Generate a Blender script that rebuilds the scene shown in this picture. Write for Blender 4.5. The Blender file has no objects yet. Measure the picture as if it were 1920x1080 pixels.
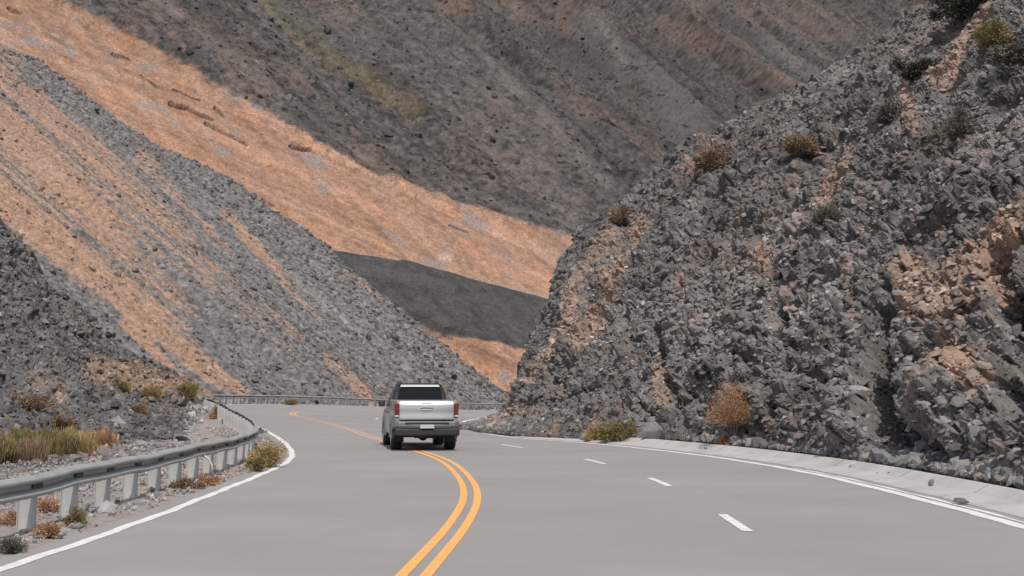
import bpy, math, random
import numpy as np
from mathutils import Vector, Matrix

R = math.radians
random.seed(7)
rng = np.random.default_rng(11)
sc = bpy.context.scene
col = sc.collection

# ------------------------------------------------------------------ camera, sky, sun, exposure
EYE = 1.64
F = 2667.0
TH = math.atan(194 / F)
cam_d = bpy.data.cameras.new('camera')
cam = bpy.data.objects.new('camera', cam_d)
col.objects.link(cam)
cam.location = (0, 0, EYE)
cam.rotation_euler = (R(90) + TH, 0, 0)
cam_d.lens = 50.0
cam_d.sensor_width = 36.0
cam_d.sensor_fit = 'HORIZONTAL'
cam_d.clip_start = 0.1
cam_d.clip_end = 8000
sc.camera = cam

SUN_EL, SUN_AZ = R(58), R(166)          # azimuth from +Y clockwise: the sun stands high behind the camera, a little to the right
world = bpy.data.worlds.new("World")
sc.world = world
world.use_nodes = True
wn = world.node_tree
sky = wn.nodes.new('ShaderNodeTexSky')
sky.sky_type = 'NISHITA'
sky.sun_disc = False
sky.sun_elevation = SUN_EL
sky.sun_rotation = SUN_AZ
sky.dust_density = 2.0
hs = wn.nodes.new('ShaderNodeHueSaturation'); hs.inputs['Saturation'].default_value = .55      # pale, dusty sky
wn.links.new(sky.outputs[0], hs.inputs['Color']); wn.links.new(hs.outputs[0], wn.nodes['Background'].inputs[0])
wn.nodes['Background'].inputs[1].default_value = 0.13
sun_d = bpy.data.lights.new('sun', 'SUN')
sun_d.energy = 2.9
sun_d.angle = R(0.6)
sun_d.color = (1.0, 0.93, 0.855)
sun = bpy.data.objects.new('sun', sun_d)
col.objects.link(sun)
sdir = Vector((math.sin(SUN_AZ) * math.cos(SUN_EL), math.cos(SUN_AZ) * math.cos(SUN_EL), math.sin(SUN_EL)))
sun.rotation_euler = sdir.to_track_quat('Z', 'Y').to_euler()
sun.location = (0, 0, 60)
sc.view_settings.view_transform = 'Standard'
sc.view_settings.look = 'None'
sc.view_settings.exposure = 0.25
sc.view_settings.gamma = 1.0

# ------------------------------------------------------------------ small helpers
cT, sT = math.cos(TH), math.sin(TH)
def P(px, py, Y):
    """world point seen in direction (px,py) at distance Y down the valley"""
    px, py, Y = np.broadcast_arrays(np.asarray(px, float), np.asarray(py, float), np.asarray(Y, float))
    u = (px - 960) / F; v = (540 - py) / F
    ry = cT - v * sT; rz = sT + v * cT
    k = Y / ry
    return np.stack([u * k, Y, EYE + rz * k], -1)
def vtan(py):
    v = (540 - np.asarray(py, float)) / F
    return (sT + v * cT) / (cT - v * sT)
def utan(px, py):
    v = (540 - np.asarray(py, float)) / F
    return ((np.asarray(px, float) - 960) / F) / (cT - v * sT)
def G(px, py, z=0.0):
    t = vtan(py)
    return P(px, py, (z - EYE) / t)
def proj(p):
    p = np.asarray(p, float)
    x, y, z = p[..., 0], p[..., 1], p[..., 2] - EYE
    d = y * cT + z * sT; up = -y * sT + z * cT
    return 960 + F * x / d, 540 - F * up / d

def tag(o, label=None, cat=None, group=None, kind=None):
    if label: o['label'] = label
    if cat: o['category'] = cat
    if group: o['group'] = group
    if kind: o['kind'] = kind
    return o
def empty(name, loc, rz=0.0, sc_=1.0):
    o = bpy.data.objects.new(name, None); col.objects.link(o)
    o.location = loc; o.rotation_euler = (0, 0, rz); o.scale = (sc_,) * 3
    o.empty_display_size = 0.2
    return o
def mesh_obj(name, verts, faces, mat, parent=None, colors=None, smooth=False):
    verts = np.asarray(verts, np.float32)
    me = bpy.data.meshes.new(name)
    if isinstance(faces, np.ndarray):
        n, k = faces.shape
        me.vertices.add(len(verts)); me.vertices.foreach_set('co', verts.ravel())
        me.loops.add(n * k); me.loops.foreach_set('vertex_index', faces.astype(np.int32).ravel())
        me.polygons.add(n); me.polygons.foreach_set('loop_start', np.arange(0, n * k, k, dtype=np.int32))
        me.polygons.foreach_set('use_smooth', np.full(n, smooth))
        me.update(calc_edges=True); me.validate()
    else:
        me.from_pydata([tuple(map(float, v)) for v in verts], [], faces); me.update()
        if smooth:
            me.polygons.foreach_set('use_smooth', np.full(len(me.polygons), True))
    if colors is not None:
        a = me.color_attributes.new('col', 'FLOAT_COLOR', 'POINT')
        c = np.ones((len(verts), 4), np.float32); c[:, :3] = colors
        a.data.foreach_set('color', c.ravel())
    me.materials.append(mat)
    o = bpy.data.objects.new(name, me); col.objects.link(o)
    if parent: o.parent = parent
    return o
class MB:
    """collects shapes for one mesh"""
    def __init__(s): s.v = []; s.f = []
    def add(s, vs, fs):
        b = len(s.v); s.v += [tuple(map(float, v)) for v in vs]; s.f += [tuple(b + i for i in f) for f in fs]; return s
    def box(s, x0, x1, y0, y1, z0, z1, bev=0.0):
        if bev <= 0:
            vs = [(x, y, z) for z in (z0, z1) for y in (y0, y1) for x in (x0, x1)]
            return s.add(vs, [(0, 2, 3, 1), (4, 5, 7, 6), (0, 1, 5, 4), (2, 6, 7, 3), (0, 4, 6, 2), (1, 3, 7, 5)])
        b = bev; rings = []
        def ring(z, i):
            return [(x0 + i + b, y0 + i, z), (x1 - i - b, y0 + i, z), (x1 - i, y0 + i + b, z), (x1 - i, y1 - i - b, z),
                    (x1 - i - b, y1 - i, z), (x0 + i + b, y1 - i, z), (x0 + i, y1 - i - b, z), (x0 + i, y0 + i + b, z)]
        vs = ring(z0, b) + ring(z0 + b, 0) + ring(z1 - b, 0) + ring(z1, b)
        fs = [tuple(reversed(range(8)))]
        for r in range(3):
            for k in range(8):
                a, c = r * 8 + k, r * 8 + (k + 1) % 8
                fs.append((a, c, c + 8, a + 8))
        fs.append(tuple(range(24, 32)))
        return s.add(vs, fs)
    def tube(s, pts, rad, n=8, cap=True):
        pts = [Vector(p) for p in pts]; rads = rad if isinstance(rad, (list, tuple)) else [rad] * len(pts)
        vs = []; 
        for i, p in enumerate(pts):
            d = (pts[min(i + 1, len(pts) - 1)] - pts[max(i - 1, 0)]).normalized()
            a = d.orthogonal().normalized() if i == 0 else (a - d * a.dot(d)).normalized()
            b = d.cross(a)
            for k in range(n):
                t = 2 * math.pi * k / n
                vs.append(p + (a * math.cos(t) + b * math.sin(t)) * rads[i])
        fs = []
        for i in range(len(pts) - 1):
            for k in range(n):
                a0, a1 = i * n + k, i * n + (k + 1) % n
                fs.append((a0, a1, a1 + n, a0 + n))
        if cap:
            fs.append(tuple(reversed(range(n)))); fs.append(tuple((len(pts) - 1) * n + k for k in range(n)))
        return s.add(vs, fs)
    def grid(s, rows, close=False):
        """loft equal-length rows"""
        n = len(rows[0]); vs = [p for r in rows for p in r]; fs = []
        for i in range(len(rows) - 1):
            for k in range(n if close else n - 1):
                k2 = (k + 1) % n
                fs.append((i * n + k, i * n + k2, (i + 1) * n + k2, (i + 1) * n + k))
        return s.add(vs, fs)
    def build(s, name, mat, parent=None, smooth=False):
        return mesh_obj(name, s.v, s.f, mat, parent, smooth=smooth)
def pchip(x, y):
    x = np.asarray(x, float); y = np.asarray(y, float)
    h = np.diff(x); d = np.diff(y) / h
    m = np.zeros_like(y); m[0] = d[0]; m[-1] = d[-1]
    for i in range(1, len(x) - 1):
        if d[i - 1] * d[i] > 0:
            w1 = 2 * h[i] + h[i - 1]; w2 = h[i] + 2 * h[i - 1]
            m[i] = (w1 + w2) / (w1 / d[i - 1] + w2 / d[i])
    def f(q):
        q = np.asarray(q, float); i = np.clip(np.searchsorted(x, q) - 1, 0, len(x) - 2)
        qq = np.clip(q, x[0], x[-1]); t = (qq - x[i]) / h[i]
        r = (2*t**3 - 3*t**2 + 1) * y[i] + (t**3 - 2*t**2 + t) * h[i] * m[i] + (-2*t**3 + 3*t**2) * y[i+1] + (t**3 - t**2) * h[i] * m[i+1]
        return r + np.where(q > x[-1], (q - x[-1]) * m[-1], 0) + np.where(q < x[0], (q - x[0]) * m[0], 0)
    return f
def curve(pts):
    a = np.array(pts, float); return pchip(a[:, 0], a[:, 1])

# ------------------------------------------------------------------ noise
def hsh(ix, iy, iz, seed):
    with np.errstate(over='ignore'):
        h = (ix.astype(np.int64) * 374761393 + iy.astype(np.int64) * 668265263 + iz.astype(np.int64) * 2147483647 + seed * 974634777) & 0xffffffff
        h = ((h ^ (h >> 13)) * 1274126177) & 0xffffffff
        h = ((h ^ (h >> 16)) * 2246822519) & 0xffffffff
        h = h ^ (h >> 15)
    return (h & 0xffffff).astype(np.float64) / 0xffffff
def vnoise(p, seed=0):
    i = np.floor(p).astype(np.int64); f = p - i; w = f * f * f * (f * (f * 6 - 15) + 10)
    r = 0
    for a in (0, 1):
        for b in (0, 1):
            for c in (0, 1):
                g = (w[:, 0] if a else 1 - w[:, 0]) * (w[:, 1] if b else 1 - w[:, 1]) * (w[:, 2] if c else 1 - w[:, 2])
                r = r + g * hsh(i[:, 0] + a, i[:, 1] + b, i[:, 2] + c, seed)
    return r * 2 - 1
def fbm(p, oct=4, seed=0, gain=0.5, ridged=False):
    a = 1.0; r = 0; n = 0
    for o in range(oct):
        v = vnoise(p * 2.03 ** o + o * 17.3, seed + o)
        if ridged: v = 1 - 2 * np.abs(v)
        r = r + a * v; n += a; a *= gain
    return r / n
def worley(p, seed=0):
    """distance to nearest cell point, plus a tilted plane per cell: broken, faceted rock"""
    i = np.floor(p).astype(np.int64); f = p - i
    best = np.full(len(p), 9.0); sec = np.full(len(p), 9.0); val = np.zeros(len(p))
    for a in (-1, 0, 1):
        for b in (-1, 0, 1):
            for c in (-1, 0, 1):
                x, y, z = i[:, 0] + a, i[:, 1] + b, i[:, 2] + c
                d = np.stack([hsh(x, y, z, seed) + a, hsh(x, y, z, seed + 1) + b, hsh(x, y, z, seed + 2) + c], -1) - f
                q = (d ** 2).sum(1)
                k = q < best
                sec = np.where(k, best, np.minimum(sec, q))
                tilt = (hsh(x, y, z, seed + 3) - .5) + (d[:, 0] * (hsh(x, y, z, seed + 4) - .5) + d[:, 1] * (hsh(x, y, z, seed + 5) - .5) + d[:, 2] * (hsh(x, y, z, seed + 6) - .5)) * 1.6
                val = np.where(k, tilt, val); best = np.where(k, q, best)
    val = val * sstep(0, .22, np.sqrt(sec) - np.sqrt(best))
    return val, np.sqrt(sec) - np.sqrt(best)
def sstep(a, b, x):
    t = np.clip((x - a) / (b - a), 0, 1); return t * t * (3 - 2 * t)
def stroke(px, py, pts, w0, w1=None, soft=0.5):
    """1 inside a traced streak, 0 outside"""
    pts = np.array(pts, float); w1 = w0 if w1 is None else w1
    L = np.concatenate([[0], np.cumsum(np.hypot(*np.diff(pts, axis=0).T))]); best = np.zeros(len(px))
    for k in range(len(pts) - 1):
        a, b = pts[k], pts[k + 1]; d = b - a; l2 = (d ** 2).sum()
        t = np.clip(((px - a[0]) * d[0] + (py - a[1]) * d[1]) / l2, 0, 1)
        dist = np.hypot(px - a[0] - t * d[0], py - a[1] - t * d[1])
        w = w0 + (w1 - w0) * (L[k] + t * (L[k + 1] - L[k])) / L[-1]
        best = np.maximum(best, 1 - sstep(w * (1 - soft), w * (1 + soft), dist))
    return best

# ------------------------------------------------------------------ materials
def material(name, color=(.5, .5, .5), rough=.8, metal=0.0, spec=0.5, coat=0.0):
    m = bpy.data.materials.new(name); m.use_nodes = True
    b = m.node_tree.nodes['Principled BSDF']
    b.inputs['Base Color'].default_value = (*color, 1); b.inputs['Roughness'].default_value = rough
    b.inputs['Metallic'].default_value = metal; b.inputs['Specular IOR Level'].default_value = spec
    b.inputs['Coat Weight'].default_value = coat
    return m
def nodes(m): return m.node_tree.nodes, m.node_tree.links, m.node_tree.nodes['Principled BSDF']
def noisy(m, base, amt, scale, detail=6, bump=0.0, bscale=None, bdist=0.02, tint=None, attr=None, rough=None):
    """multiplies the base colour by object-space noise and adds bump"""
    n, l, b = nodes(m)
    tc = n.new('ShaderNodeTexCoord')
    nt = n.new('ShaderNodeTexNoise'); nt.inputs['Scale'].default_value = scale; nt.inputs['Detail'].default_value = detail
    nt.inputs['Roughness'].default_value = .65
    l.new(tc.outputs['Object'], nt.inputs['Vector'])
    mr = n.new('ShaderNodeMapRange'); mr.inputs[1].default_value = .3; mr.inputs[2].default_value = .7
    mr.inputs[3].default_value = 1 - amt; mr.inputs[4].default_value = 1 + amt
    l.new(nt.outputs[0], mr.inputs[0])
    mx = n.new('ShaderNodeMix'); mx.data_type = 'RGBA'; mx.blend_type = 'MULTIPLY'; mx.inputs[0].default_value = 1
    if attr:
        at = n.new('ShaderNodeAttribute'); at.attribute_name = attr; l.new(at.outputs['Color'], mx.inputs[6])
    else:
        mx.inputs[6].default_value = (*base, 1)
    cb = n.new('ShaderNodeCombineColor')
    for k in range(3): l.new(mr.outputs[0], cb.inputs[k])
    l.new(cb.outputs[0], mx.inputs[7])
    out = mx.outputs[2]
    if tint:
        n2 = n.new('ShaderNodeTexNoise'); n2.inputs['Scale'].default_value = tint[1]; n2.inputs['Detail'].default_value = 5
        l.new(tc.outputs['Object'], n2.inputs['Vector'])
        r2 = n.new('ShaderNodeMapRange'); r2.inputs[1].default_value = .45; r2.inputs[2].default_value = .7
        r2.inputs[3].default_value = 0; r2.inputs[4].default_value = tint[2]
        l.new(n2.outputs[0], r2.inputs[0])
        m2 = n.new('ShaderNodeMix'); m2.data_type = 'RGBA'
        l.new(r2.outputs[0], m2.inputs[0]); l.new(out, m2.inputs[6]); m2.inputs[7].default_value = (*tint[0], 1)
        out = m2.outputs[2]
    l.new(out, b.inputs['Base Color'])
    if bump:
        nb = n.new('ShaderNodeTexNoise'); nb.inputs['Scale'].default_value = bscale or scale * 2; nb.inputs['Detail'].default_value = 4
        nb.inputs['Roughness'].default_value = .7
        l.new(tc.outputs['Object'], nb.inputs['Vector'])
        bp = n.new('ShaderNodeBump'); bp.inputs['Strength'].default_value = bump; bp.inputs['Distance'].default_value = bdist
        l.new(nb.outputs[0], bp.inputs['Height']); l.new(bp.outputs[0], b.inputs['Normal'])
    return m

M = {}
M['rock'] = noisy(material('broken_rock', rough=.93, spec=.2), None, .30, 5.0, attr='col', bump=.8, bscale=4.5, bdist=.12)
M['far_rock'] = noisy(material('far_rock', rough=.95, spec=.15), None, .38, 2.4, detail=5, attr='col', bump=.8, bscale=1.1, bdist=.5)
M['stone'] = noisy(material('loose_stone', rough=.9, spec=.25), None, .18, 9.0, attr='col', bump=.4, bscale=14, bdist=.03)
M['road'] = noisy(material('worn_asphalt', rough=.88, spec=.3), (.254, .243, .237), .10, .22, detail=8, tint=((.225, .213, .207), .09, .5), bump=.25, bscale=60, bdist=.006)
M['white'] = noisy(material('white_road_paint', rough=.7), (.66, .64, .63), .14, 9, tint=((.40, .39, .38), 6.0, .65))
M['yellow'] = noisy(material('yellow_road_paint', rough=.7), (.78, .36, .085), .16, 9, tint=((.50, .33, .19), 5, .7))
n_, l_, b_ = nodes(M['yellow'])
tc_ = n_.new('ShaderNodeTexCoord'); sx_ = n_.new('ShaderNodeSeparateXYZ'); l_.new(tc_.outputs['Object'], sx_.inputs[0])
ra_ = n_.new('ShaderNodeMapRange'); ra_.inputs[1].default_value = 40; ra_.inputs[2].default_value = 50; l_.new(sx_.outputs[1], ra_.inputs[0])
rb_ = n_.new('ShaderNodeMapRange'); rb_.inputs[1].default_value = 70; rb_.inputs[2].default_value = 78; rb_.inputs[3].default_value = .8; rb_.inputs[4].default_value = .25; l_.new(sx_.outputs[1], rb_.inputs[0])
mu_ = n_.new('ShaderNodeMath'); mu_.operation = 'MULTIPLY'; l_.new(ra_.outputs[0], mu_.inputs[0]); l_.new(rb_.outputs[0], mu_.inputs[1])
mw_ = n_.new('ShaderNodeMix'); mw_.data_type = 'RGBA'; mw_.inputs[7].default_value = (.46, .33, .27, 1)
src_ = b_.inputs['Base Color'].links[0].from_socket
l_.new(mu_.outputs[0], mw_.inputs[0]); l_.new(src_, mw_.inputs[6]); l_.new(mw_.outputs[2], b_.inputs['Base Color'])
M['concrete'] = noisy(material('gutter_concrete', rough=.9), (.40, .385, .375), .11, 1.4, detail=8, tint=((.28, .255, .24), .9, .6), bump=.3, bscale=25, bdist=.01)
M['gravel'] = noisy(material('gravel_shoulder', rough=.95), (.27, .245, .235), .24, 3.0, detail=5, tint=((.34, .22, .15), .8, .45), bump=.9, bscale=18, bdist=.05)
M['ground'] = noisy(material('valley_ground', rough=.95), (.17, .155, .145), .3, 1.0, detail=5, tint=((.30, .19, .12), .3, .5), bump=.9, bscale=6, bdist=.1)
M['zinc'] = noisy(material('weathered_zinc', rough=.55, metal=.35), (.345, .35, .34), .16, 2.5, tint=((.30, .31, .30), 1.2, .5))
M['zinc_post'] = noisy(material('post_zinc', rough=.6, metal=.2), (.43, .435, .425), .12, 4.0)
M['dark_plate'] = material('dark_plate', (.03, .03, .032), .6)

# ------------------------------------------------------------------ the road: left edge, centre line and right edge as three traced curves
ROWS = [  # left edge (x,y,z), centre (x,y,z), right edge (x,y,z)
    ((-7.6, -28, 0), (-3.9, -28, 0), (2.7, -28, 0)),
    ((-5.9, -10, 0), (-2.2, -10, 0), (4.6, -10, 0)),
    ((-5.0, 4, 0), (-1.25, 4, 0), (5.75, 4, 0)),
    ((-4.74, 12, 0), (-.89, 12, 0), (6.10, 12, 0)),
    ((-4.68, 18, 0), (-.64, 18, 0), (6.22, 18, 0)),
    ((-4.80, 23.2, 0), (-.64, 23, 0), (6.20, 23.5, 0)),
    ((-4.95, 28, 0), (-.97, 28.3, 0), (5.98, 29, 0)),
    ((-5.2, 32.8, 0), (-1.55, 33.7, 0), (5.2, 35, 0)),
    ((-5.75, 37.4, 0), (-2.5, 39.2, 0), (3.95, 40.5, 0)),
    ((-6.85, 43.5, .02), (-3.75, 44.6, .04), (2.3, 45.8, 0)),
    ((-8.2, 49.5, .1), (-5.1, 50, .12), (.15, 50.6, 0)),
    ((-9.9, 55.8, .25), (-6.6, 56.5, .21), (-1.2, 57, 0)),
    ((-12.2, 64, .5), (-8.7, 64, .31), (-2.1, 65, 0)),
    ((-14.8, 73, .68), (-11.0, 72.5, .40), (-2.55, 72, 0)),
    ((-17.0, 82, .78), (-12.2, 80, .44), (-2.65, 79, -.02)),
    ((-18.3, 90, .80), (-12.5, 87, .42), (-2.3, 87, -.06)),
    ((-18.2, 97, .76), (-11.2, 95, .33), (-1.4, 94.5, -.1)),
    ((-16.8, 104.5, .70), (-9.0, 103, .22), (.6, 101, -.14)),
    ((-12.8, 115, .50), (-4.9, 112, .08), (4.6, 107, -.2)),
    ((-2.3, 142, -.20), (4.5, 132, -.22), (13, 121, -.32)),
    ((14, 168, -.5), (19, 157, -.5), (26, 145, -.55)),
    ((40, 200, -.8), (44, 190, -.8), (50, 178, -.8)),
]
NR = len(ROWS)
RT = np.arange(NR)
RC = [[pchip(RT, [ROWS[i][k][c] for i in range(NR)]) for c in range(3)] for k in range(3)]
def catmull(k, c):
    y = np.array([r[k][c] for r in ROWS], float)
    def f(t):
        t = np.clip(np.asarray(t, float), 0, NR - 1.0001); i = np.floor(t).astype(int); s = t - i
        y0 = y[np.clip(i - 1, 0, NR - 1)]; y1 = y[i]; y2 = y[i + 1]; y3 = y[np.clip(i + 2, 0, NR - 1)]
        return .5 * (2 * y1 + (y2 - y0) * s + (2 * y0 - 5 * y1 + 4 * y2 - y3) * s * s + (3 * y1 - y0 - 3 * y2 + y3) * s ** 3)
    return f
RC = [[catmull(k, c) for c in range(3)] for k in range(3)]
def rline(k, t): return np.stack([RC[k][c](t) for c in range(3)], -1)
def rnormal(k, t):
    d = rline(k, np.asarray(t) + .02) - rline(k, np.asarray(t) - .02); d[..., 2] = 0
    d /= np.linalg.norm(d, axis=-1, keepdims=True)
    return np.stack([d[..., 1], -d[..., 0], 0 * d[..., 0]], -1)     # points to the right of travel
def off(k, t, m, dz=0.0):
    """k: 0 left edge, 1 centre, 2 right edge; m metres to the right; height follows the road's cross-fall"""
    p = rline(k, t); q = p + rnormal(k, t) * np.asarray(m)[..., None] if np.ndim(m) else p + rnormal(k, t) * m
    L, C_, Rr = rline(0, t), rline(1, t), rline(2, t)
    if k == 0: s = (C_[..., 2] - L[..., 2]) / np.linalg.norm((C_ - L)[..., :2], axis=-1)
    elif k == 2: s = (Rr[..., 2] - C_[..., 2]) / np.linalg.norm((Rr - C_)[..., :2], axis=-1)
    else: s = ((C_[..., 2] - L[..., 2]) / np.linalg.norm((C_ - L)[..., :2], axis=-1)) if np.mean(m) < 0 else ((Rr[..., 2] - C_[..., 2]) / np.linalg.norm((Rr - C_)[..., :2], axis=-1))
    q[..., 2] = p[..., 2] + s * m + dz
    return q
def strip(name, lines, mat, kind='structure'):
    """lofts lines (n,3) side by side"""
    V = np.stack(lines, 1); n, k = V.shape[:2]
    idx = np.arange(n * k).reshape(n, k)
    f = np.stack([idx[:-1, :-1], idx[:-1, 1:], idx[1:, 1:], idx[1:, :-1]], -1).reshape(-1, 4)
    o = mesh_obj(name, V.reshape(-1, 3), f, mat)
    if kind: o['kind'] = kind
    return o
TT = np.linspace(0, NR - 1.001, 700)
def blend(a, b, s, t): return rline(a, t) * (1 - s) + rline(b, t) * s
strip('road', [off(0, TT, -.32)] + [blend(0, 1, s, TT) for s in (0, .25, .5, .75)] + [blend(1, 2, s, TT) for s in (0, .2, .4, .6, .8, 1)] + [off(2, TT, .42)], M['road'])
wob = .012 * np.sin(TT * 9.1) + .01 * np.sin(TT * 23.7)
strip('left_edge_line', [off(0, TT, -.075 + wob, .005), off(0, TT, .075 + wob, .005)], M['white'])
ta = TT[(TT > 1)]
for s0, nm in ((-.19, 'centre_line'), (.03, 'centre_line')):
    a_, b_ = off(1, ta, s0 + .0, .005), off(1, ta, s0 + .112, .005)
    strip(nm, [a_, b_], M['yellow'])
strip('right_edge_line', [off(2, TT, -.10 + wob, .005), off(2, TT, .10 + wob, .005)], M['white'])
tn = TT[TT < 6.3]
strip('right_edge_line', [off(2, tn, .17, .005), off(2, tn, .22 + .06 * np.sin(tn * 7) ** 2, .005)], M['white'])
# lane dashes between the two right-hand lanes, found by their place down the road
def t_at_y(y):
    q = .5 * (rline(1, TT)[:, 1] + rline(2, TT)[:, 1]); return float(np.interp(y, q[:560], TT[:560]))
for yc in (2.0, 10.0, 18.0, 26.0, 33.6, 42.7, 51, 59, 67, 75, 83.5):
    td = np.linspace(t_at_y(yc - 1.15), t_at_y(yc + 1.15), 6)
    mid = blend(1, 2, .5, td); nn = rnormal(1, td)
    mid[:, 2] += .006
    strip('lane_dash', [mid - nn * .065, mid + nn * .065], M['white'])
# concrete gutter at the cliff foot, cast in slabs with open joints
tg = TT[(TT > 1) & (TT < 11.2)]
gut = np.stack([off(2, tg, .42, .004), off(2, tg, .50, .03), off(2, tg, .95, .07), off(2, tg, 1.18, .19), off(2, tg, 1.30, .19), off(2, tg, 1.34, -.1)], 1)
dist = np.concatenate([[0], np.cumsum(np.linalg.norm(np.diff(gut[:, 0], axis=0), axis=1))])
gv, gf = [], []
nslab = int(dist[-1] // 4)
for s in range(nslab):
    dd = np.linspace(s * 4 + .012, s * 4 + 3.988, 7)
    V = np.stack([np.stack([np.interp(dd, dist, gut[:, j, c]) for c in range(3)], -1) for j in range(6)], 1)
    b = sum(len(x) for x in gv); gv.append(V.reshape(-1, 3))
    idx = np.arange(42).reshape(7, 6) + b
    gf.append(np.stack([idx[:-1, :-1], idx[:-1, 1:], idx[1:, 1:], idx[1:, :-1]], -1).reshape(-1, 4))
g_ = mesh_obj('gutter', np.concatenate(gv), np.concatenate(gf), M['concrete']); g_['kind'] = 'structure'
# gravel shoulder left of the road; at the bend it drops off behind the guardrail
rise = np.clip(rline(0, TT)[:, 2], 0, 1)
def shoulder(m, lo):
    q = off(0, TT, -m, 0); q[:, 2] = rline(0, TT)[:, 2] - lo - .0
    return q
vn = fbm(shoulder(1.0, 0) * .9, 3, 5) * .03
ls = []
for m, lo in ((.30, .02), (.6, .012), (.9, .0), (1.2, .0), (1.5, .0), (1.9, .02)):
    q = shoulder(m, lo); q[:, 2] += fbm(q * 1.7, 3, 9) * (.0 if m < .4 else .03); ls.append(q)
for m, kf in ((2.6, .35), (3.6, .8), (5.0, 1.1)):
    q = shoulder(m, 0); q[:, 2] = rline(0, TT)[:, 2] * (1 - min(kf, 1)) - .03 + fbm(q * 1.1, 3, 9) * .03; ls.append(q)
strip('shoulder', ls[::-1], M['gravel'])
# valley floor to the horizon
gx = np.array([-3000, -900, -300, -120, -60, -20, 0, 20, 60, 120, 300, 900, 3000.])
gy = np.array([-2000, -600, -200, -80, -30, 0, 30, 60, 100, 160, 300, 900, 3000.])
GX, GY = np.meshgrid(gx, gy, indexing='ij')
gz = -.12 - 1.2 * sstep(85, 200, GY) - 0 * GX
idx = np.arange(GX.size).reshape(GX.shape)
mesh_obj('ground', np.stack([GX, GY, gz], -1).reshape(-1, 3), np.stack([idx[:-1, :-1], idx[1:, :-1], idx[1:, 1:], idx[:-1, 1:]], -1).reshape(-1, 4), M['ground'])['kind'] = 'structure'

# ------------------------------------------------------------------ hillsides
def grey(n, base=.125, warm=.0): return np.stack([n * base * (1.03 + warm), n * base * .985, n * base * (.965 - warm)], -1)
def mixc(a, b, m): return a * (1 - m[:, None]) + np.asarray(b) * m[:, None]
def normals(V):
    du = np.gradient(V, axis=0); dv = np.gradient(V, axis=1)
    n = np.cross(du, dv); n /= np.linalg.norm(n, axis=-1, keepdims=True) + 1e-9
    return n
TER = {}
def terrain(name, V, disp, color, mat, back=None, flip=False):
    """V: (nu,nv,3) smooth surface; disp(points,px,py,normal)->(metres out, sideways vector); color(points,px,py)"""
    N = normals(V)
    toward = np.array([0, 0, EYE]) - V
    if ((N * toward).sum(-1)).mean() < 0: N = -N; flip = True
    nu, nv = V.shape[:2]; p = V.reshape(-1, 3); n = N.reshape(-1, 3)
    px, py = proj(p)
    q = p + n * disp(p, px, py, n)[:, None]
    c = color(q, px, py)
    V2 = q.reshape(nu, nv, 3); C2 = c.reshape(nu, nv, 3)
    N2 = normals(V2) * (-1 if flip else 1)
    TER[name] = dict(V=V2, N=N2, C=C2, px=proj(V2)[0], py=proj(V2)[1])
    if back is not None:            # carry the hill on behind its crest
        steps = np.array(back)      # rows of (dy, dz)
        top = V2[:, -1:, :]
        w = np.array([vnoise(top[:, 0] * .13, 3)]).T
        ext = [top + np.array([0, dy, dz]) + np.stack([w * 0, w * dy * .1, w * abs(dz) * .2], -1) for dy, dz in steps]
        if name == 'rock_cliff':
            lowc = 1 - sstep(940, 1000, proj(top)[0])
            ext = [e - np.stack([lowc * 0, lowc * 0, lowc * 2.0 * (k + 1)], -1) for k, e in enumerate(ext)]
        V2 = np.concatenate([V2] + ext, 1); C2 = np.concatenate([C2] + [C2[:, -1:]] * len(steps), 1)
    nu, nv = V2.shape[:2]; idx = np.arange(nu * nv).reshape(nu, nv)
    f = np.stack([idx[:-1, :-1], idx[1:, :-1], idx[1:, 1:], idx[:-1, 1:]], -1).reshape(-1, 4)
    if flip: f = f[:, ::-1]
    o = mesh_obj(name, V2.reshape(-1, 3), f, mat, colors=C2.reshape(-1, 3)); o['kind'] = 'structure'
    return o
def hit(name, px, py):
    T = TER[name]; d = (T['px'] - px) ** 2 + (T['py'] - py) ** 2
    i = np.unravel_index(np.argmin(d), d.shape); return Vector(T['V'][i])

# ---- A: the broken rock face on the right
A_foot = curve([(850, 803), (880, 803), (900, 807), (950, 812), (1000, 816), (1100, 822), (1200, 829), (1300, 838), (1400, 849), (1500, 862), (1600, 876), (1700, 890), (1800, 906), (1920, 928), (2100, 962), (2400, 1020), (2900, 1110)])
A_ridge = curve([(850, 802), (880, 796), (915, 788), (938, 775), (952, 758), (963, 735), (990, 662), (1030, 562), (1058, 482), (1100, 425), (1160, 392), (1210, 350), (1260, 300), (1310, 262), (1380, 215), (1500, 160), (1600, 110), (1640, 78), (1700, 28), (1760, -8), (1920, -120), (2100, -260), (2400, -520), (2900, -1000)])
A_rD = curve([(850, 66), (880, 67), (915, 70), (952, 74), (990, 77), (1060, 80), (1210, 76), (1310, 74), (1500, 68), (1640, 64), (1760, 61), (1920, 56), (2400, 48), (2900, 42)])
pxs = np.concatenate([np.linspace(852, 1935, 960), np.linspace(1938, 2900, 140)])
ts = np.linspace(-.02, 1, 620)
fp, rp, rD = A_foot(pxs) - 7 * sstep(1050, 1500, pxs), A_ridge(pxs), A_rD(pxs)
fD = (0.08 - EYE) / vtan(fp)
fD = np.minimum(fD, rD - .5)
T_, PX = np.meshgrid(ts, pxs); tt = np.clip(T_, 0, 1)
gT = tt ** 1.15 * .55 + .45 * tt ** 2
PY = fp[:, None] + (rp - fp)[:, None] * T_
YD = fD[:, None] + (rD - fD)[:, None] * gT
VA = P(PX, PY, YD)
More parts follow.
